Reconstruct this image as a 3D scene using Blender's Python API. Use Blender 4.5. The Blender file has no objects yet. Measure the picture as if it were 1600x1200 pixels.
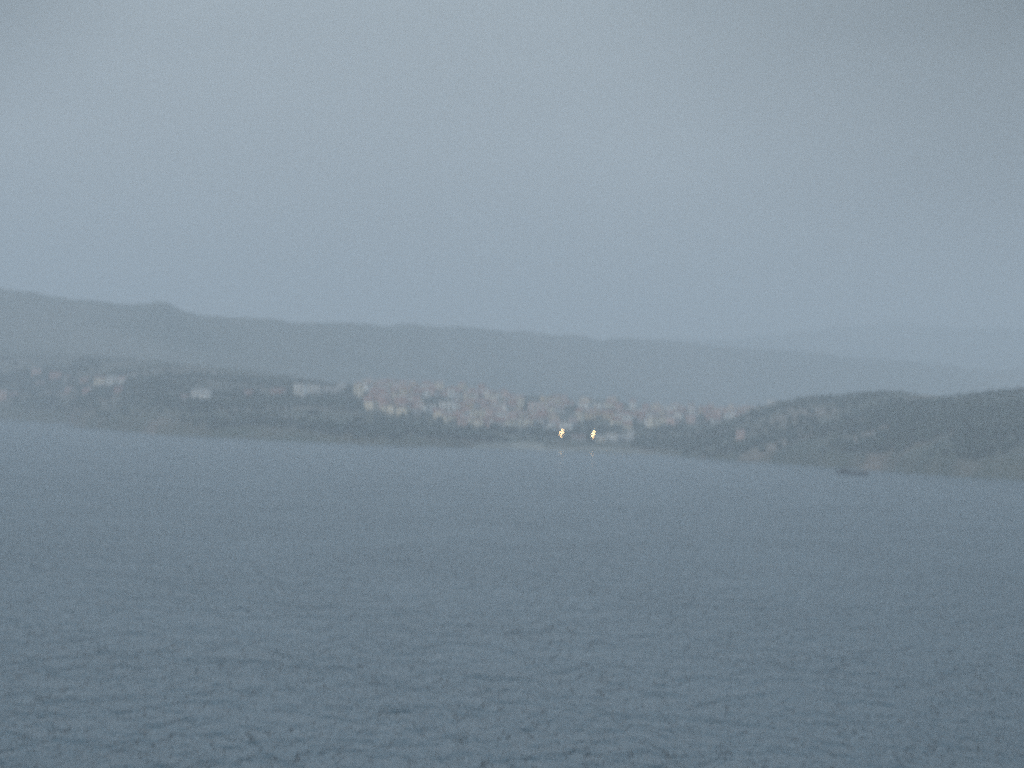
import bpy, math, random
import numpy as np
from mathutils import Vector, Matrix, noise

random.seed(11); np.random.seed(11)
S = bpy.context.scene
C = S.collection

# ------------------------------------------------------------------ camera
CAM_H = 25.0; F = 6000.0                       # deck height in m, focal length in photo pixels (1600 wide)
PITCH = math.atan(50 / F); ROLL = math.radians(2.5)
fwd = Vector((0, math.cos(PITCH), math.sin(PITCH)))
up0 = Vector((0, -math.sin(PITCH), math.cos(PITCH)))
X0 = Vector((1, 0, 0))
rgt = X0 * math.cos(ROLL) + up0 * math.sin(ROLL)
upv = up0 * math.cos(ROLL) - X0 * math.sin(ROLL)
cam_d = bpy.data.cameras.new('camera'); cam = bpy.data.objects.new('camera', cam_d); C.objects.link(cam)
cam.matrix_world = Matrix(((rgt.x, upv.x, -fwd.x, 0), (rgt.y, upv.y, -fwd.y, 0), (rgt.z, upv.z, -fwd.z, CAM_H), (0, 0, 0, 1)))
cam_d.sensor_width = 36; cam_d.lens = F / 1600 * 36
cam_d.clip_start = 1; cam_d.clip_end = 60000
cam_d.dof.use_dof = True                       # the photograph is focused short: everything is soft
cam_d.dof.focus_distance = 40
cam_d.dof.aperture_fstop = 2.35
cam_d.dof.aperture_ratio = 2.0
S.camera = cam

# ------------------------------------------------------------------ world, sun, exposure
SUN_EL, SUN_ROT = math.radians(14), math.radians(215)
w = bpy.data.worlds.new('World'); S.world = w; w.use_nodes = True
nt = w.node_tree; N = nt.nodes; L = nt.links
bg = N['Background']; bg.inputs['Strength'].default_value = 0.1
sky = N.new('ShaderNodeTexSky'); sky.sky_type = 'NISHITA'; sky.sun_disc = False
sky.sun_elevation = SUN_EL; sky.sun_rotation = SUN_ROT; sky.dust_density = 4; sky.air_density = 1.5
tc = N.new('ShaderNodeTexCoord'); sx = N.new('ShaderNodeSeparateXYZ'); L.new(tc.outputs['Generated'], sx.inputs[0])
mr = N.new('ShaderNodeMapRange'); mr.interpolation_type = 'LINEAR'
mr.inputs['From Min'].default_value = 0.0; mr.inputs['From Max'].default_value = 0.75
L.new(sx.outputs['Z'], mr.inputs['Value'])
grad = N.new('ShaderNodeMix'); grad.data_type = 'RGBA'
grad.inputs['A'].default_value = (3.95, 4.35, 4.65, 1)       # overcast: darker at the horizon,
grad.inputs['B'].default_value = (6.7, 8.5, 10.2, 1)         # brighter overhead
L.new(mr.outputs['Result'], grad.inputs['Factor'])
mp = N.new('ShaderNodeMapping'); mp.inputs['Scale'].default_value = (5, 5, 13)
L.new(tc.outputs['Generated'], mp.inputs['Vector'])
cn = N.new('ShaderNodeTexNoise'); cn.inputs['Scale'].default_value = 1.3; cn.inputs['Detail'].default_value = 4; cn.inputs['Roughness'].default_value = 0.45
L.new(mp.outputs[0], cn.inputs['Vector'])
cr = N.new('ShaderNodeMapRange'); cr.inputs['From Min'].default_value = 0.3; cr.inputs['From Max'].default_value = 0.7
cr.inputs['To Min'].default_value = 0.90; cr.inputs['To Max'].default_value = 1.08
L.new(cn.outputs['Fac'], cr.inputs['Value'])
mul = N.new('ShaderNodeVectorMath'); mul.operation = 'SCALE'
L.new(grad.outputs['Result'], mul.inputs[0]); L.new(cr.outputs['Result'], mul.inputs['Scale'])
dimmed_sky = mul
corner_dim_specs = (((0.150, 0.978, 0.150), 0.02, 0.18, 0.15), ((-0.170, 0.975, 0.120), 0.02, 0.10, 0.4))
for c_, r0, r1, low in corner_dim_specs:          # lens vignetting of the upper corners, painted into the sky colour
    cv = Vector(c_).normalized(); ds = N.new('ShaderNodeVectorMath'); ds.operation = 'DISTANCE'; ds.inputs[1].default_value = cv
    L.new(tc.outputs['Generated'], ds.inputs[0])
    nz = N.new('ShaderNodeMath'); nz.operation = 'MULTIPLY_ADD'; L.new(cn.outputs['Fac'], nz.inputs[0]); nz.inputs[1].default_value = 0.04; L.new(ds.outputs['Value'], nz.inputs[2])
    rr = N.new('ShaderNodeMapRange'); rr.interpolation_type = 'SMOOTHSTEP'
    rr.inputs['From Min'].default_value = r0; rr.inputs['From Max'].default_value = r1; rr.inputs['To Min'].default_value = low; rr.inputs['To Max'].default_value = 1.0
    L.new(nz.outputs[0], rr.inputs['Value'])
    sc_ = N.new('ShaderNodeVectorMath'); sc_.operation = 'SCALE'; L.new(dimmed_sky.outputs[0], sc_.inputs[0]); L.new(rr.outputs['Result'], sc_.inputs['Scale']); dimmed_sky = sc_
mx = N.new('ShaderNodeMix'); mx.data_type = 'RGBA'; mx.inputs['Factor'].default_value = 0.88
L.new(sky.outputs[0], mx.inputs['A']); L.new(dimmed_sky.outputs[0], mx.inputs['B'])
L.new(mx.outputs['Result'], bg.inputs['Color'])

sun_d = bpy.data.lights.new('sun', 'SUN'); sun_d.energy = 1.0; sun_d.angle = math.radians(15); sun_d.color = (1, 0.93, 0.86)
sun = bpy.data.objects.new('sun', sun_d); C.objects.link(sun)
sun.rotation_euler = (math.radians(90) - SUN_EL, 0, math.radians(180) - SUN_ROT)

S.view_settings.view_transform = 'Standard'; S.view_settings.look = 'None'
S.view_settings.exposure = 0; S.view_settings.gamma = 1; S.view_settings.use_curve_mapping = False
S.render.engine = 'CYCLES'
cy = S.cycles
cy.sample_clamp_indirect = 0.85
cy.volume_bounces = 3; cy.max_bounces = 6; cy.diffuse_bounces = 3; cy.glossy_bounces = 2
cy.use_adaptive_sampling = True; cy.adaptive_threshold = 0.5; cy.adaptive_min_samples = 100   # leaves sensor-like grain
cy.use_denoising = False
cy.filter_width = 2.4

# ------------------------------------------------------------------ geometry of the view
def ray(px, py):
    return fwd + rgt * ((px - 800) / F) - upv * ((py - 600) / F)
def tslope(px, py):
    d = ray(px, py); return d.x / d.y, d.z / d.y
def lut(points, conv):
    a = sorted(conv(px, py) for px, py in points)
    return np.array([p[0] for p in a]), np.array([p[1] for p in a])
def shore_lut(points):
    return lut(points, lambda px, py: (tslope(px, py)[0], -CAM_H / tslope(px, py)[1]))
def crest_lut(points):                         # elevation slope of the skyline per bearing
    return lut(points, lambda px, py: tslope(px, py))
def sm(x, a, b):
    x = np.clip((x - a) / (b - a), 0, 1); return x * x * (3 - 2 * x)
def fbm(x, y, s, o=4):
    return noise.fractal(Vector((x / s, y / s, 3.7)), 0.9, 2.1, o)

class Terrain:
    def __init__(self, shore, crest, depth, back, amp=1.0, taper=None, rise=0.75):
        self.st, self.sy = shore; self.ct, self.ce = crest
        self.depth, self.back, self.amp, self.taper, self.rise = depth, back, amp, taper, rise
    def shore(self, t): return float(np.interp(t, self.st, self.sy))
    def h(self, X, Y):
        t = X / Y; ys = self.shore(t) + 14 * fbm(X, 0, 90, 3)
        dep = self.depth(t); yc = ys + dep
        zc = max(CAM_H + float(np.interp(t, self.ct, self.ce)) * yc, 0.5)
        if self.taper: zc *= self.taper(t)
        s = (Y - ys) / dep
        if s < 0: return max(-3.0, s * dep * 0.12)
        if s <= 1:
            z = zc * (0.09 * min(s / 0.02, 1) + 0.91 * s ** self.rise)
            z += self.amp * fbm(X, Y, 160) * min(s * 6, 1) * (1 - s) * 4
        else:
            q = min((s - 1) * dep / self.back, 1); z = zc * (1 - q * q * (3 - 2 * q)) - 4 * q
        return z
    def hit(self, px, py):                      # where the line of sight through a point of the view meets the land
        d = ray(px, py); t, e = d.x / d.y, d.z / d.y
        y0 = self.shore(t) - 10; dy = 12.0; y = y0
        for i in range(400):
            if self.h(t * y, y) >= CAM_H + e * y:
                lo, hi = y - dy, y
                for k in range(12):
                    m = (lo + hi) / 2
                    if self.h(t * m, m) >= CAM_H + e * m: hi = m
                    else: lo = m
                return Vector((t * hi, hi, self.h(t * hi, hi)))
            y += dy
        return None

# ------------------------------------------------------------------ helpers
def link(name, me, mats, parent=None):
    o = bpy.data.objects.new(name, me); C.objects.link(o)
    if mats and not me.materials:
        for m in (mats if isinstance(mats, (list, tuple)) else [mats]): me.materials.append(m)
    if parent: o.parent = parent
    return o
def tag(o, label=None, cat=None, group=None, kind=None):
    if label: o['label'] = label
    if cat: o['category'] = cat
    if group: o['group'] = group
    if kind: o['kind'] = kind
    return o
def empty(name, loc, rz=0):
    o = bpy.data.objects.new(name, None); C.objects.link(o); o.location = loc; o.rotation_euler = (0, 0, rz)
    o.empty_display_size = 2
    return o
def mesh(name, V, Fs, smooth=False, mi=None):
    me = bpy.data.meshes.new(name); me.from_pydata([tuple(v) for v in V], [], Fs)
    if mi: me.polygons.foreach_set('material_index', mi)
    if smooth: me.polygons.foreach_set('use_smooth', [True] * len(me.polygons))
    me.update(); return me
class MB:
    def __init__(s): s.V = []; s.F = []; s.M = []
    def box(s, x0, x1, y0, y1, z0, z1, m=0):
        b = len(s.V)
        s.V += [(x, y, z) for z in (z0, z1) for y in (y0, y1) for x in (x0, x1)]
        s.F += [tuple(b + i for i in q) for q in ((0, 2, 3, 1), (4, 5, 7, 6), (0, 1, 5, 4), (2, 6, 7, 3), (0, 4, 6, 2), (1, 3, 7, 5))]
        s.M += [m] * 6; return s
    def poly(s, verts, faces, m=0):
        b = len(s.V); s.V += list(verts); s.F += [tuple(b + i for i in q) for q in faces]; s.M += [m] * len(faces); return s
    def tube(s, p, q, r0, r1=None, n=8, m=0):
        r1 = r0 if r1 is None else r1; p, q = Vector(p), Vector(q); a = (q - p).normalized()
        u = a.orthogonal().normalized(); v = a.cross(u); b = len(s.V)
        for c, r in ((p, r0), (q, r1)):
            for k in range(n):
                g = 2 * math.pi * k / n; s.V.append(tuple(c + (u * math.cos(g) + v * math.sin(g)) * r))
        for k in range(n): s.F.append((b + k, b + (k + 1) % n, b + n + (k + 1) % n, b + n + k))
        s.F += [tuple(b + k for k in reversed(range(n))), tuple(b + n + k for k in range(n))]
        s.M += [m] * (n + 2); return s
    def build(s, name, smooth=False): return mesh(name, s.V, s.F, smooth, s.M)

# ------------------------------------------------------------------ materials
def mat(name, c1, c2=None, rough=0.85, scale=0.5, detail=4, bump=0.0, stretch=None, lo=0.35, hi=0.65, metal=0.0, c3=None, scale3=0.05):
    m = bpy.data.materials.new(name); m.use_nodes = True; n = m.node_tree.nodes; l = m.node_tree.links
    b = n['Principled BSDF']; b.inputs['Roughness'].default_value = rough; b.inputs['Metallic'].default_value = metal
    c2 = c2 or tuple(x * 0.7 for x in c1)
    t = n.new('ShaderNodeTexCoord'); p = n.new('ShaderNodeMapping'); l.new(t.outputs['Object'], p.inputs[0])
    if stretch: p.inputs['Scale'].default_value = stretch
    x = n.new('ShaderNodeTexNoise'); x.inputs['Scale'].default_value = scale; x.inputs['Detail'].default_value = detail
    l.new(p.outputs[0], x.inputs['Vector'])
    r = n.new('ShaderNodeMapRange'); r.inputs['From Min'].default_value = lo; r.inputs['From Max'].default_value = hi
    l.new(x.outputs['Fac'], r.inputs['Value'])
    k = n.new('ShaderNodeMix'); k.data_type = 'RGBA'; k.inputs['A'].default_value = (*c1, 1); k.inputs['B'].default_value = (*c2, 1)
    l.new(r.outputs[0], k.inputs['Factor']); out = k.outputs['Result']
    if c3:
        x3 = n.new('ShaderNodeTexNoise'); x3.inputs['Scale'].default_value = scale3; x3.inputs['Detail'].default_value = 5
        l.new(p.outputs[0], x3.inputs['Vector'])
        r3 = n.new('ShaderNodeMapRange'); r3.inputs['From Min'].default_value = 0.52; r3.inputs['From Max'].default_value = 0.66
        l.new(x3.outputs['Fac'], r3.inputs['Value'])
        k3 = n.new('ShaderNodeMix'); k3.data_type = 'RGBA'; k3.inputs['B'].default_value = (*c3, 1)
        l.new(out, k3.inputs['A']); l.new(r3.outputs[0], k3.inputs['Factor']); out = k3.outputs['Result']
    l.new(out, b.inputs['Base Color'])
    if bump:
        u = n.new('ShaderNodeBump'); u.inputs['Strength'].default_value = 0.8; u.inputs['Distance'].default_value = bump
        l.new(x.outputs['Fac'], u.inputs['Height']); l.new(u.outputs[0], b.inputs['Normal'])
    return m
M = dict(
    land=mat('scrub_ground', (0.05, 0.062, 0.035), (0.095, 0.085, 0.055), 0.95, 0.03, 6, 0.6, c3=(0.19, 0.15, 0.115), scale3=0.012),
    head=mat('headland_scrub', (0.040, 0.058, 0.040), (0.075, 0.078, 0.050), 0.95, 0.03, 6, 0.6, c3=(0.21, 0.16, 0.12), scale3=0.014),
    hill=mat('hill_scrub', (0.05, 0.065, 0.045), (0.10, 0.10, 0.07), 0.95, 0.004, 5, 2.0, c3=(0.15, 0.14, 0.11), scale3=0.002),
    sand=mat('pale_sand', (0.33, 0.31, 0.26), (0.25, 0.24, 0.20), 0.9, 0.1),
    leaf=mat('scrub_leaf', (0.045, 0.078, 0.058), (0.085, 0.110, 0.082), 0.8, 0.012, 4),
    glass=mat('window_glass', (0.03, 0.04, 0.05), (0.06, 0.07, 0.08), 0.15, 2.0),
    shutter=mat('green_shutter', (0.07, 0.11, 0.09), (0.05, 0.08, 0.06), 0.6, 2.0),
    wood=mat('brown_door', (0.12, 0.07, 0.045), (0.08, 0.05, 0.03), 0.7, 2.0),
    metal=mat('galvanised', (0.25, 0.26, 0.27), (0.18, 0.19, 0.20), 0.5, 1.0, metal=0.4),
    hull=mat('dark_hull', (0.020, 0.026, 0.036), (0.03, 0.034, 0.042), 0.5, 0.6),
    cabin=mat('dark_cabin', (0.05, 0.06, 0.07), (0.03, 0.04, 0.05), 0.6, 0.8),
    deck=mat('rusty_deck', (0.10, 0.07, 0.06), (0.06, 0.045, 0.04), 0.8, 0.8),
)
WALLS = {
    'white': mat('white_render', (0.80, 0.79, 0.76), (0.66, 0.65, 0.62), 0.9, 0.25, 5),
    'cream': mat('cream_render', (0.76, 0.68, 0.54), (0.64, 0.56, 0.43), 0.9, 0.25, 5),
    'pink': mat('pink_render', (0.66, 0.46, 0.40), (0.54, 0.37, 0.32), 0.9, 0.25, 5),
    'ochre': mat('ochre_render', (0.60, 0.46, 0.28), (0.50, 0.37, 0.22), 0.9, 0.25, 5),
    'grey': mat('grey_render', (0.46, 0.46, 0.45), (0.36, 0.36, 0.35), 0.9, 0.25, 5),
    'rose': mat('rose_render', (0.50, 0.30, 0.27), (0.42, 0.25, 0.22), 0.9, 0.25, 5),
}
ROOFS = {
    'terracotta': mat('terracotta_tile', (0.36, 0.16, 0.11), (0.27, 0.12, 0.09), 0.9, 0.6, 4),
    'faded red': mat('faded_tile', (0.40, 0.27, 0.23), (0.31, 0.21, 0.18), 0.9, 0.6, 4),
    'brown': mat('brown_tile', (0.22, 0.13, 0.10), (0.16, 0.10, 0.08), 0.9, 0.6, 4),
    'pale': mat('pale_flat_roof', (0.42, 0.40, 0.37), (0.32, 0.30, 0.28), 0.9, 0.4, 4),
}
lamp_m = bpy.data.materials.new('lit_lamp'); lamp_m.use_nodes = True
pb = lamp_m.node_tree.nodes['Principled BSDF']; pb.inputs['Base Color'].default_value = (0.9, 0.8, 0.6, 1)
pb.inputs['Emission Color'].default_value = (1.0, 0.60, 0.24, 1); pb.inputs['Emission Strength'].default_value = 26
def water_material():
    m = bpy.data.materials.new('sea_water'); m.use_nodes = True; n = m.node_tree.nodes; l = m.node_tree.links
    b = n['Principled BSDF']
    b.inputs['Base Color'].default_value = (0.042, 0.096, 0.128, 1)
    b.inputs['Roughness'].default_value = 0.2; b.inputs['IOR'].default_value = 1.333
    t = n.new('ShaderNodeTexCoord'); prev = None
    gp = n.new('ShaderNodeMapping'); gp.inputs['Scale'].default_value = (1, 0.35, 1); l.new(t.outputs['Object'], gp.inputs[0])
    gn = n.new('ShaderNodeTexNoise'); gn.inputs['Scale'].default_value = 0.03; gn.inputs['Detail'].default_value = 3; l.new(gp.outputs[0], gn.inputs['Vector'])
    for (sx_, sy_, rot, sc, det, dist, stre) in ((1.6, 0.55, 6, 0.085, 3, 5.6, 1.0), (2.0, 0.48, 4, 0.24, 4, 5.6, 1.0), (1.4, 0.6, 10, 0.9, 3, 0.5, 1.0)):
        p = n.new('ShaderNodeMapping'); p.inputs['Scale'].default_value = (sx_, sy_, 1); p.inputs['Rotation'].default_value = (0, 0, math.radians(rot))
        l.new(t.outputs['Object'], p.inputs[0])
        x = n.new('ShaderNodeTexNoise'); x.inputs['Scale'].default_value = sc; x.inputs['Detail'].default_value = det; x.inputs['Roughness'].default_value = 0.55
        l.new(p.outputs[0], x.inputs['Vector'])
        u = n.new('ShaderNodeBump'); u.inputs['Strength'].default_value = stre
        gust = n.new('ShaderNodeMapRange'); gust.inputs['From Min'].default_value = 0.35; gust.inputs['From Max'].default_value = 0.65
        gust.inputs['To Min'].default_value = dist * 0.8; gust.inputs['To Max'].default_value = dist * 1.15
        l.new(gn.outputs['Fac'], gust.inputs['Value']); l.new(gust.outputs['Result'], u.inputs['Distance'])
        l.new(x.outputs['Fac'], u.inputs['Height'])
        if prev: l.new(prev.outputs[0], u.inputs['Normal'])
        prev = u
    l.new(prev.outputs[0], b.inputs['Normal'])
    return m
M['sea'] = water_material()

# ------------------------------------------------------------------ the land seen across the water
land = Terrain(
    shore_lut([(-300, 646), (-100, 652), (0, 655.5), (60, 659), (105, 661), (122, 667), (180, 672), (250, 679), (330, 683), (400, 686), (500, 691),
               (600, 696), (700, 699), (800, 701), (900, 705), (1000, 709), (1100, 714), (1200, 719), (1300, 724), (1500, 733), (1900, 750)]),
    crest_lut([(-300, 528), (-100, 540), (0, 547), (100, 553), (250, 565), (330, 573), (400, 580), (480, 592), (560, 601), (640, 603), (700, 607),
               (780, 614), (850, 620), (900, 624), (960, 627), (1010, 637), (1060, 637), (1120, 643), (1180, 643), (1240, 636), (1330, 640), (1450, 650), (1900, 668)]),
    lambda t: 950.0, 900.0, 1.2)
headland = Terrain(
    shore_lut([(1000, 709.5), (1040, 713), (1100, 717), (1200, 723), (1290, 729.5), (1340, 732), (1400, 737), (1500, 745), (1600, 750), (1750, 758), (1950, 768)]),
    crest_lut([(1040, 690), (1110, 668), (1150, 650), (1180, 637), (1210, 628), (1250, 622), (1300, 619), (1350, 615), (1390, 612), (1430, 616), (1480, 619.5),
               (1540, 614), (1600, 608), (1750, 596), (1950, 585)]),
    lambda t: 520.0, 420.0, 1.0, lambda t: float(sm(t, tslope(1050, 700)[0], tslope(1100, 700)[0])), 0.62)
def build_terrain(name, T, px0, px1, m, nt_=420, label=None):
    t0, t1 = tslope(px0, 700)[0], tslope(px1, 700)[0]
    V = []; Fs = []; ss = [-0.05, -0.015, 0.0, 0.006, 0.014, 0.025] + list(np.linspace(0.04, 1.0, 60)) + [1 + T.back / T.depth(0) * k / 14 for k in range(1, 15)]
    for i in range(nt_ + 1):
        t = t0 + (t1 - t0) * i / nt_; ys = T.shore(t)
        for s in ss:
            Y = ys + s * T.depth(t); X = t * Y; V.append((X, Y, T.h(X, Y)))
    R = len(ss)
    for i in range(nt_):
        for j in range(R - 1):
            a = i * R + j; Fs.append((a, a + R, a + R + 1, a + 1))
    return tag(link(name, mesh(name, V, Fs, True), m), kind='structure')
build_terrain('land', land, -280, 1850, M['land'])
build_terrain('headland', headland, 1045, 1900, M['head'], 300)

def far_range(name, crest, Y0, Y1, front, px0, px1, m, seed):
    ct, ce = crest_lut(crest); t0, t1 = tslope(px0, 600)[0], tslope(px1, 600)[0]; n = 500; V = []; Fs = []
    prof = [(-1, 0.0), (-0.8, 0.12), (-0.6, 0.30), (-0.45, 0.45), (-0.3, 0.62), (-0.2, 0.75), (-0.1, 0.89), (-0.04, 0.97), (0, 1.0), (0.1, 0.9), (0.35, 0.5), (0.8, -0.02)]
    for i in range(n + 1):
        t = t0 + (t1 - t0) * i / n; Y = Y0 + (Y1 - Y0) * sm(t, tslope(100, 600)[0], tslope(1600, 600)[0]); zc = CAM_H + float(np.interp(t, ct, ce)) * Y
        zc += 7 * fbm(t * Y, seed, 170, 6) + 3.5 * fbm(t * Y, seed, 45, 3)
        for u, g in prof:
            y = Y + u * front; x = t * y
            z = zc * g + 14 * (1 - abs(g * 2 - 1)) * fbm(x, y + seed, 420, 4); V.append((x, y, z if g > 0 else -2))
    R = len(prof)
    for i in range(n):
        for j in range(R - 1):
            a = i * R + j; Fs.append((a, a + R, a + R + 1, a + 1))
    tag(link(name, mesh(name, V, Fs, True), m), kind='structure')
far_range('far_hills', [(-400, 420), (-100, 446), (0, 451), (60, 458), (120, 466), (200, 474), (228, 473), (245, 469), (262, 473), (280, 483), (310, 492), (400, 496),
                        (520, 501), (600, 509), (700, 508), (740, 510), (800, 517), (900, 523), (1000, 531), (1100, 536), (1200, 544), (1330, 556), (1450, 567), (1600, 577), (1950, 600)],
          5100, 7600, 900, -350, 1900, M['hill'], 50)
far_range('distant_ridge', [(300, 545), (700, 535), (900, 533), (1050, 531), (1150, 528), (1250, 518), (1320, 509), (1380, 505), (1450, 508), (1520, 511), (1600, 514), (1750, 526), (1950, 540)],
          11000, 11000, 1200, 300, 1900, M['hill'], 900)

# sea: one sheet out past the hills
sea = MB().poly([(-4200, -900, 0), (4200, -900, 0), (4200, 12500, 0), (-4200, 12500, 0)], [(0, 1, 2, 3)]).build('sea')
tag(link('sea', sea, M['sea']), kind='structure')

# beach: a pale strip of sand between the waterline and the town
bV = []; bF = []; pts = [732 + 4 * i for i in range(int((1108 - 732) / 4) + 1)]
for i, px in enumerate(pts):
    t = tslope(px, 705)[0]; ys = land.shore(t); e = min(i, len(pts) - 1 - i) / 14; wd = 17 * min(1, e) ** 0.6 * (1.0 if px < 850 else 0.45) + 1
    for k in range(6):
        Y = ys - 16 + (wd + 10) * k / 5; X = t * Y; bV.append((X, Y, max(land.h(X, Y), -0.4) + 0.45))
for i in range(len(pts) - 1):
    for k in range(5): a = i * 6 + k; bF.append((a, a + 6, a + 7, a + 1))
tag(link('beach', mesh('beach', bV, bF, True), M['sand']), kind='structure')

# ------------------------------------------------------------------ woods and scrub: a far-off mass on the slopes
def leaves(centres, radii, per, size):
    n = len(centres); c = np.repeat(np.array(centres), per, 0); r = np.repeat(np.array(radii), per, 0)
    d = np.random.normal(size=(n * per, 3)); d /= np.linalg.norm(d, axis=1)[:, None]
    rad = np.random.uniform(0.35, 1.0, (n * per, 1)) ** 0.5
    p = c + d * rad * r
    a = np.random.normal(size=(n * per, 3)); a /= np.linalg.norm(a, axis=1)[:, None]
    b = np.cross(a, np.random.normal(size=(n * per, 3))); b /= np.linalg.norm(b, axis=1)[:, None]
    s = (np.random.uniform(0.6, 1.3, (n * per, 1)) * size * r[:, :1] / 3)
    q = np.stack([p - a * s, p + b * s * 0.7, p + a * s, p - b * s * 0.7], 1).reshape(-1, 3)
    return q
def woods(name, T, px0, px1, n, dens):
    cs = []; rs = []; t0, t1 = tslope(px0, 700)[0], tslope(px1, 700)[0]
    while len(cs) < n:
        t = random.uniform(t0, t1); s = random.uniform(0.015, 1.03); Y = T.shore(t) + s * T.depth(t); X = t * Y
        if random.random() > dens(X, Y, s): continue
        z = T.h(X, Y)
        if z < 1 or any(abs(X - a) < hw and -38 < Y - b < 12 for a, b, hw in CLEAR): continue
        r = random.uniform(1.2, 2.5) * (0.45 if s > 0.75 else 1); cs.append((X, Y, z + r * 0.8)); rs.append((r * 1.15, r * 1.15, r * random.uniform(0.7, 1.1)))
    q = leaves(cs, rs, 42, 1.5); k = len(q) // 4
    me = bpy.data.meshes.new(name); me.vertices.add(len(q)); me.vertices.foreach_set('co', q.astype(np.float32).ravel())
    me.loops.add(k * 4); me.loops.foreach_set('vertex_index', np.arange(k * 4, dtype=np.int32))
    me.polygons.add(k); me.polygons.foreach_set('loop_start', np.arange(0, k * 4, 4, dtype=np.int32))
    me.update(calc_edges=True); me.validate()
    return link(name, me, M['leaf'])
# ------------------------------------------------------------------ buildings
CACHE = {}; CLEAR = []
def cached(key, fn):
    if key not in CACHE: CACHE[key] = fn()
    return CACHE[key]
def walls_mesh(w_, d, h, gable, wm):
    b = MB().box(-w_ / 2, w_ / 2, 0, d, -3, h)
    if gable:
        g = gable; b.poly([(-w_ / 2, 0, h), (-w_ / 2, d, h), (-w_ / 2, d / 2, h + g), (w_ / 2, 0, h), (w_ / 2, d, h), (w_ / 2, d / 2, h + g)], [(0, 2, 1), (3, 4, 5)])
    me = b.build('wall'); me.materials.append(WALLS[wm]); return me
def roof_mesh(kind, w_, d, h, g, rm):
    b = MB(); o = 0.45; t = 0.22
    if kind == 'gable':
        sl = g / (d / 2)
        for sgn in (0, 1):
            ye, yr = (-o, d / 2) if sgn == 0 else (d + o, d / 2)
            ze = h - o * sl
            v = [(-w_ / 2 - o, ye, ze), (w_ / 2 + o, ye, ze), (w_ / 2 + o, yr, h + g), (-w_ / 2 - o, yr, h + g)]
            v2 = [(x, y, z + t) for x, y, z in v]
            b.poly(v + v2, [(0, 3, 2, 1), (4, 5, 6, 7), (0, 1, 5, 4), (1, 2, 6, 5), (3, 0, 4, 7)])
    elif kind == 'hip':
        i = min(w_, d) / 2 * 0.95
        v = [(-w_ / 2 - o, -o, h), (w_ / 2 + o, -o, h), (w_ / 2 + o, d + o, h), (-w_ / 2 - o, d + o, h)]
        v2 = [(x, y, z + t) for x, y, z in v]; r = [(-w_ / 2 + i, d / 2, h + g), (w_ / 2 - i, d / 2, h + g)]
        b.poly(v + v2 + r, [(0, 3, 2, 1), (0, 1, 5, 4), (1, 2, 6, 5), (2, 3, 7, 6), (3, 0, 4, 7), (4, 5, 9, 8), (5, 6, 9), (6, 7, 8, 9), (7, 4, 8)])
    else:
        b.box(-w_ / 2 - 0.15, w_ / 2 + 0.15, -0.15, d + 0.15, h + 0.003, h + 0.25)
        for (x0, x1, y0, y1) in ((-w_ / 2 - .15, w_ / 2 + .15, -.15, .1), (-w_ / 2 - .15, w_ / 2 + .15, d - .1, d + .15), (-w_ / 2 - .15, -w_ / 2 + .1, .1, d - .1), (w_ / 2 - .1, w_ / 2 + .15, .1, d - .1)):
            b.box(x0, x1, y0, y1, h + 0.25, h + 0.95)
    me = b.build('roof'); me.materials.append(ROOFS[rm]); return me
def window_mesh():
    b = MB().box(-0.4, 0.4, -0.03, 0.02, 0, 1.3, 0)
    for x0, x1 in ((-0.76, -0.42), (0.42, 0.76)): b.box(x0, x1, -0.05, 0.02, -0.02, 1.32, 1)
    me = b.build('window'); me.materials.append(M['glass']); me.materials.append(M['shutter']); return me
def door_mesh():
    me = MB().box(-0.55, 0.55, -0.04, 0.02, 0, 2.15).build('door'); me.materials.append(M['wood']); return me
def chimney_mesh(wm):
    me = MB().box(-0.35, 0.35, -0.35, 0.35, -0.6, 1.1).box(-0.45, 0.45, -0.45, 0.45, 1.1, 1.28).build('chimney'); me.materials.append(WALLS[wm]); return me
def balcony_mesh(w_):
    b = MB().box(-w_ / 2, w_ / 2, -1.3, -0.004, 0, 0.16).box(-w_ / 2, w_ / 2, -1.3, -1.22, 0.16, 1.05)
    me = b.build('balcony'); me.materials.append(WALLS['white']); return me
def building(name, p, rz, w_, d, st, roof, wm, rm, label, cat, group=None, full=True, balconies=False):
    h = st * 2.9 + 0.3; g = min(d * 0.22, 2.2)
    o = empty(name, p, rz); tag(o, label, cat, group)
    link('wall', cached(('w', w_, d, st, roof == 'gable', wm), lambda: walls_mesh(w_, d, h, g if roof == 'gable' else 0, wm)), None, o)
    rf = link('roof', cached(('r', roof, w_, d, st, rm), lambda: roof_mesh(roof, w_, d, h, g, rm)), None, o)
    if roof != 'flat':
        c = link('chimney', cached(('c', wm), lambda: chimney_mesh(wm)), None, rf); c.location = (w_ * 0.22, d * 0.62, h + g * 0.8)
    n = max(2, int(w_ / 3.6))
    for k in range(st):
        for i in range(n):
            x = (i + 0.5) / n * w_ - w_ / 2
            if k == 0 and i == n // 2:
                q = link('door', cached('door', door_mesh), None, o); q.location = (x, 0, 0.1); continue
            q = link('window', cached('win', window_mesh), None, o); q.location = (x, 0, k * 2.9 + 1.0)
    if balconies:
        for k in range(1, st):
            q = link('balcony', cached(('b', w_), lambda: balcony_mesh(w_ * 0.8)), None, o); q.location = (0, 0, k * 2.9 + 0.05)
    return o

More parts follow.
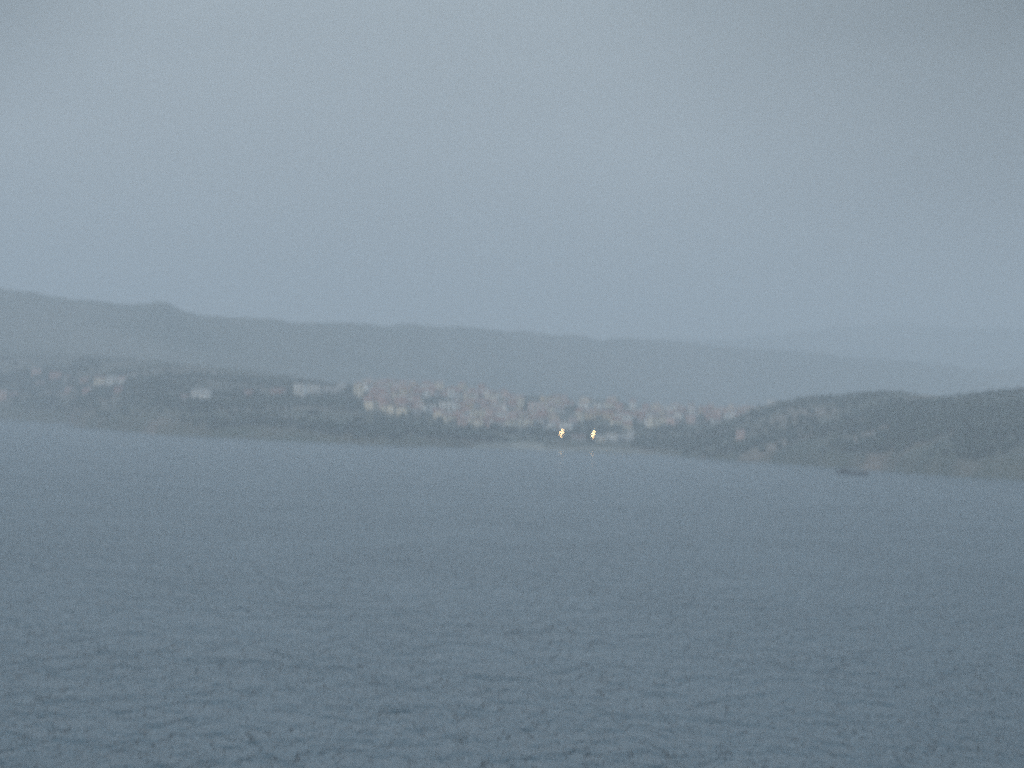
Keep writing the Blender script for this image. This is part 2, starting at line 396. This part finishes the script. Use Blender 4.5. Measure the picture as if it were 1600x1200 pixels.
ORD = ['first', 'second', 'third', 'fourth', 'fifth', 'sixth', 'seventh', 'eighth', 'ninth', 'tenth', 'eleventh', 'twelfth', 'thirteenth', 'fourteenth', 'fifteenth',
       'sixteenth', 'seventeenth', 'eighteenth', 'nineteenth']
TENS = {2: 'twent', 3: 'thirt', 4: 'fort', 5: 'fift', 6: 'sixt', 7: 'sevent'}
def ordinal(n):
    if n <= 19: return ORD[n - 1]
    t, r = divmod(n, 10); return TENS[t] + ('ieth' if r == 0 else 'y-' + ORD[r - 1])

# single buildings that stand out
def at(px, py, T=land): 
    p = T.hit(px, py)
    return p
def big(px, py, wpx, hpx, roof, wm, rm, label, cat='house', rz=0, name='house', depth=9, balconies=False, T=land, group=None):
    p = at(px, py, T)
    k = F / p.y; w_ = round(wpx / k * 2) / 2; st = max(1, round((hpx / k - (0.5 if roof == 'flat' else 1.6)) / 2.9))
    CLEAR.append((p.x, p.y, w_ * 0.6))
    building(name, (p.x, p.y, p.z - 0.3), math.radians(rz), w_, depth, st, roof, wm, rm, label, cat, group, balconies=balconies)
big(2, 626, 15, 18, 'gable', 'pink', 'faded red', 'pink house cut by the left edge of the view, low on the slope', rz=8)
big(-18, 622, 16, 14, 'gable', 'cream', 'terracotta', 'cream house beside the pink one at the left edge of the view', rz=-12)
OUT = 'houses scattered on the wooded slope left of the town'
big(312, 624, 29, 15, 'gable', 'white', 'pale', 'white long house alone on the dark slope midway between left edge and town', rz=-10, group=OUT)
big(289, 626, 12, 9, 'gable', 'grey', 'brown', 'low grey outbuilding just left of the lone white long house', rz=5, group=OUT)
big(466, 622, 17, 20, 'flat', 'white', 'pale', 'white flat roofed hotel block, westernmost of the hotel left of the town', 'hotel', -14, 'hotel_block', 10, True)
big(490, 618, 20, 15, 'flat', 'white', 'pale', 'wider white hotel block in the middle of the hotel left of the town', 'hotel', 8, 'hotel_block', 10, True)
big(516, 615, 26, 12, 'flat', 'grey', 'pale', 'long low grey hotel wing stretching towards the bright cream tower', 'hotel', -3, 'hotel_block', 9)
big(533, 613, 12, 13, 'gable', 'grey', 'pale', 'small grey house between the low hotel wing and the bright cream tower')
big(560, 620, 15, 22, 'hip', 'cream', 'faded red', 'bright cream tower house at the left end of the town, taller than its neighbours', 'tower house', 4, 'tower_house', 8)
big(433, 615, 22, 10, 'gable', 'rose', 'brown', 'faint pinkish farmhouse just left of the white hotel', rz=-14, group=OUT)
big(668, 644, 27, 14, 'flat', 'white', 'pale', 'long white flat roofed terrace above a dark band in the town centre', 'terrace', 3, 'terrace', 9)
big(697, 645, 24, 17, 'flat', 'white', 'pale', 'white apartment block with balconies adjoining the long white terrace', 'apartment block', -5, 'apartment_block', 10, True)
big(712, 645, 9, 19, 'hip', 'white', 'faded red', 'narrow white gabled house closing the right end of the white terrace', rz=10)
big(812, 641, 12, 24, 'gable', 'cream', 'faded red', 'tall narrow cream house left in the taller cluster above the left lamp', 'apartment block', 5, 'apartment_block')
big(836, 650, 24, 20, 'flat', 'pink', 'pale', 'wide pink apartment block in the taller cluster above the left lamp', 'apartment block', -6, 'apartment_block', 10, True)
big(1057, 642, 20, 13, 'hip', 'white', 'faded red', 'white hipped house standing at the skyline right of the town centre', rz=8)
big(1043, 645, 12, 11, 'flat', 'white', 'pale', 'small white flat roofed house left of the skyline hipped house', rz=-8)
big(866, 675, 9, 16, 'gable', 'white', 'pale', 'small white gabled house just left of the left lit lamp', rz=25)
big(897, 662, 9, 13, 'flat', 'grey', 'pale', 'small grey tower like house between and above the two lit lamps', rz=12)
big(947, 655, 20, 13, 'gable', 'ochre', 'terracotta', 'ochre house with terracotta roof above and right of the right lit lamp', rz=-12)
for i, (px, wpx, wm, lb) in enumerate(((938, 15, 'cream', 'cream low waterfront house just right of the right lit lamp'),
                                       (955, 17, 'white', 'white low waterfront house second to the right of the right lit lamp'),
                                       (972, 15, 'grey', 'grey low waterfront house beside the bright white end house'),
                                       (986, 9, 'white', 'bright white end house of the low waterfront row, a storey taller'))):
    big(px, 690, wpx, 16 if i == 3 else 11, 'flat' if i % 2 else 'gable', wm, 'pale', lb, rz=-6 + 4 * i)
big(904, 688, 22, 8, 'gable', 'grey', 'brown', 'low grey boat shed between the two lit lamps', 'shed', 3, 'boat_shed', 7)
big(1156, 688, 13, 13, 'gable', 'pink', 'faded red', 'lone pink house on the dark slope where the headland begins', rz=-10, T=headland)
for px, py, wp, hp, wm, rm, lb in ((56, 588, 14, 12, 'pink', 'faded red', 'faint pink house high on the slope at far left, behind its neighbours'),
                                   (86, 593, 18, 12, 'rose', 'terracotta', 'rose walled house second from the left in the upper slope row'),
                                   (108, 597, 13, 9, 'grey', 'brown', 'small grey house third from the left in the upper slope row'),
                                   (132, 598, 14, 9, 'pink', 'brown', 'low pink house left of the pale slope terrace'),
                                   (155, 600, 17, 11, 'cream', 'brown', 'pale cream left half of the slope terrace above the far left shore'),
                                   (174, 601, 15, 12, 'white', 'pale', 'white middle house of the slope terrace above the far left shore'),
                                   (189, 602, 11, 12, 'white', 'faded red', 'white right end house of the slope terrace above the far left shore'),
                                   (108, 613, 14, 9, 'rose', 'faded red', 'dull rose house below the upper slope row at far left'),
                                   (135, 616, 12, 9, 'pink', 'terracotta', 'small pink house below the left half of the slope terrace'),
                                   (186, 612, 13, 8, 'rose', 'brown', 'small rose house below the right end of the slope terrace'),
                                   (62, 603, 14, 9, 'grey', 'brown', 'grey cottage halfway down the slope at far left'),
                                   (20, 620, 12, 8, 'rose', 'brown', 'dull rose cottage right of the pink house at the left edge'),
                                   (385, 618, 14, 9, 'rose', 'brown', 'dull brownish house between the lone white house and the hotel')):
    big(px, py, wp, hp, 'gable', wm, rm, lb, rz=random.uniform(-20, 20), group=OUT)

# the town: five uneven rows of houses up the slope
UP = ([570, 640, 700, 760, 830, 900, 960, 1000, 1060, 1120, 1180, 1235], [607, 607, 612, 620, 627, 631, 632, 642, 643, 648, 647, 640])
LO = ([570, 600, 640, 680, 720, 790, 850, 900, 960, 1000, 1040, 1100, 1180, 1235], [630, 643, 648, 655, 664, 667, 665, 672, 674, 668, 665, 664, 661, 650])
ROWN = ['top', 'second', 'third', 'fourth', 'fifth', 'bottom']
TG = 'small houses of the hillside town'
big_boxes = [(457, 605), (560, 568), ]
avoid = [(655, 722, 630, 650), (804, 850, 622, 652), (1036, 1068, 630, 646), (936, 958, 640, 657), (892, 903, 645, 664), (553, 569, 600, 624)]
types = [(7.0, 8.0, 2, 'gable'), (8.5, 8.0, 2, 'gable'), (6.0, 7.0, 3, 'gable'), (9.0, 9.0, 2, 'hip'), (7.5, 8.0, 3, 'hip'), (10.0, 8.0, 2, 'flat'), (6.0, 7.0, 2, 'gable'), (12.0, 9.0, 3, 'flat')]
rows = [[] for _ in range(6)]
for r in range(6):
    px = 572 + r * 3
    while px < 1240:
        u, l_ = np.interp(px, *UP), np.interp(px, *LO); py = u + (l_ - u) * r / 5 + random.uniform(-2.2, 2.2)
        gap = (l_ - u) / 5
        skip = 0.03 + (0.45 if gap < 4.2 and r % 2 else 0) + (0.35 if px > 860 else 0) * (0.6 if r in (0, 1) else 1.1)
        skip += 0.35 * (noise.noise(Vector((px / 34, r * 1.7, 0.3))) > 0.22)
        if random.random() > skip and not any(a < px < b and c < py < d + 2 for a, b, c, d in avoid):
            p = land.hit(px, py)
            if p: rows[r].append((px, py, p))
        px += random.uniform(8.0, 13)
SIZE = {0: 'small', 1: 'wide', 2: 'tall narrow', 3: 'broad', 4: 'tall', 5: 'boxy', 6: 'narrow', 7: 'large boxy'}
for r, lst in enumerate(rows):
    for k, (px, py, p) in enumerate(lst):
        ti = random.choices(range(8), [5, 5, 3, 4, 2, 3, 5, 1.2])[0]; w_, d, st, roof = types[ti]
        wm = random.choices(['white', 'cream', 'pink', 'ochre', 'grey', 'rose'], [8, 6, 6, 1, 2, 1])[0]
        rm = 'pale' if roof == 'flat' else random.choices(['terracotta', 'faded red', 'brown'], [4, 5, 2])[0]
        rt = 'flat roof' if roof == 'flat' else {'terracotta': 'terracotta roof', 'faded red': 'faded red roof', 'brown': 'brown roof'}[rm]
        lb = f"{SIZE[ti]} {wm} house, {rt}, {ordinal(k + 1)} from left in the town's {ROWN[r]} row"
        building('town_house', (p.x, p.y, p.z - 0.3), math.radians(random.choice((-28, -12, 0, 10, 24, 62)) + random.uniform(-6, 6)), w_, d, st, roof, wm, rm, lb, 'house', TG)
print('town houses', [len(x) for x in rows])

# ------------------------------------------------------------------ woods round the buildings
def dens_town(X, Y, s):
    t = X / Y; a, b = tslope(565, 620)[0], tslope(1190, 640)[0]
    k = dens_land(X, Y, s)
    return k * 0.22 if a < t < b and s > 0.12 else k
def dens_land(X, Y, s): return min(1, max(0.05, 0.42 + 2.0 * fbm(X, Y, 130, 3)))
tag(woods('woods', land, -250, 1320, 6200, dens_town), 'dark scrub and scattered trees over the low slopes around the town', 'woods', kind='stuff')
tag(woods('woods', headland, 1060, 1850, 3600, dens_land), 'dark green scrub and trees over the headland right of the town', 'woods', kind='stuff')

# ------------------------------------------------------------------ lit floodlight masts on the waterfront
def flood_mast(px, py_light, label):
    t, e = tslope(px, py_light); Y = land.shore(t) + 32; X = t * Y; zl = CAM_H + e * Y; z0 = land.h(X, Y)
    o = empty('floodlight_mast', (X, Y, z0)); tag(o, label, 'lamp', 'lit floodlight masts on the waterfront')
    H = zl - z0
    link('mast', MB().tube((0, 0.3, -0.5), (0, 0.3, H + 2.0), 0.16, 0.09).box(-0.35, 0.35, -0.05, 0.65, -0.5, 0.3).build('mast'), M['metal'], o)
    link('bracket', MB().tube((-0.9, 0.1, H - 1.9), (1.1, 0.1, H + 1.9), 0.07).build('bracket'), M['metal'], o)  # slant and paired lamps added to draw each light out into a tilted streak
    for k in range(2):
        f = k - 0.5; x, z = 0.1 + f * 1.1, H + f * 2.3
        b = MB().box(x - 0.46, x + 0.46, -0.20, 0.05, z - 0.6, z + 0.6)
        hs = link('lamp_housing', b.build('lamp_housing'), M['metal'], o)
        link('lens', MB().box(x - 0.4, x + 0.4, -0.235, -0.205, z - 0.54, z + 0.54).build('lens'), lamp_m, hs)
flood_mast(877.5, 676.5, 'brightly lit warm lamp on a mast by the small white house, left of the pair')
flood_mast(927, 678, 'brightly lit warm lamp on a mast by the waterfront row, right of the pair')

# ------------------------------------------------------------------ dark boat off the headland
t, e = tslope(1332, 742); Yb = -CAM_H / e
boat = empty('work_boat', (t * Yb, Yb, 0), math.radians(4))
tag(boat, 'dark low work boat with a wheelhouse towards its left end, lying off the headland', 'boat')
secs = [(-9.8, 0.15, 2.3, 1.6), (-9.0, 1.0, 2.1, 0.3), (-7.0, 2.0, 1.8, -0.5), (-3.0, 2.6, 1.45, -0.8), (2.0, 2.7, 1.3, -0.8), (6.5, 2.5, 1.35, -0.7), (9.2, 2.1, 1.5, -0.3), (9.7, 1.9, 1.55, 0.0)]
hv = []; hf = []
for x, b, top, bot in secs:
    hv += [(x, -b, top), (x, -b * 0.85, (top + bot) / 2), (x, -b * 0.25, bot), (x, b * 0.25, bot), (x, b * 0.85, (top + bot) / 2), (x, b, top)]
for i in range(len(secs) - 1):
    for k in range(6):
        a = i * 6; hf.append((a + k, a + (k + 1) % 6, a + 6 + (k + 1) % 6, a + 6 + k))
hf += [(5, 4, 3, 2, 1, 0), tuple(len(hv) - 6 + k for k in range(6))]
link('hull', mesh('hull', hv, hf), M['hull'], boat)
rl = MB()
for x in np.linspace(-8.4, 9.0, 10): rl.tube((x, -1.7 if abs(x) < 7 else -1.2, 1.3), (x, -1.7 if abs(x) < 7 else -1.2, 2.3), 0.04)
rl.tube((-7, -1.7, 2.3), (7, -1.7, 2.3), 0.05)
link('railing', rl.build('railing'), M['cabin'], boat)
wh = link('wheelhouse', MB().box(-6.8, -2.6, -1.5, 1.5, 1.4, 3.7).box(-7.1, -2.3, -1.7, 1.7, 3.7, 3.9).build('wheelhouse'), M['cabin'], boat)
for x in (-6.1, -4.7, -3.3): link('window', MB().box(x - 0.45, x + 0.45, -1.54, -1.503, 2.6, 3.3).build('window'), M['glass'], wh)
link('mast', MB().tube((-3.2, 0, 3.9), (-3.2, 0, 5.4), 0.07).build('mast'), M['cabin'], boat)
link('deck_gear', MB().box(-1.2, 2.2, -1.3, 1.3, 1.3, 2.0).box(5.4, 7.8, -1.4, 1.4, 1.3, 2.3).tube((3.8, -1.2, 1.9), (3.8, 1.2, 1.9), 0.5, n=12).build('deck_gear'), M['deck'], boat)

# ------------------------------------------------------------------ haze: one closed box of even air
hz = MB().box(-4600, 4600, -1300, 12900, -5, 385).build('haze')
hm = bpy.data.materials.new('haze'); hm.use_nodes = True; n = hm.node_tree.nodes; n.clear()
out = n.new('ShaderNodeOutputMaterial'); v = n.new('ShaderNodeVolumePrincipled')
v.inputs['Color'].default_value = (0.914, 0.956, 0.996, 1); v.inputs['Density'].default_value = 2.7e-4; v.inputs['Anisotropy'].default_value = 0.25
hm.node_tree.links.new(v.outputs[0], out.inputs['Volume'])
tag(link('haze', hz, hm), kind='stuff')
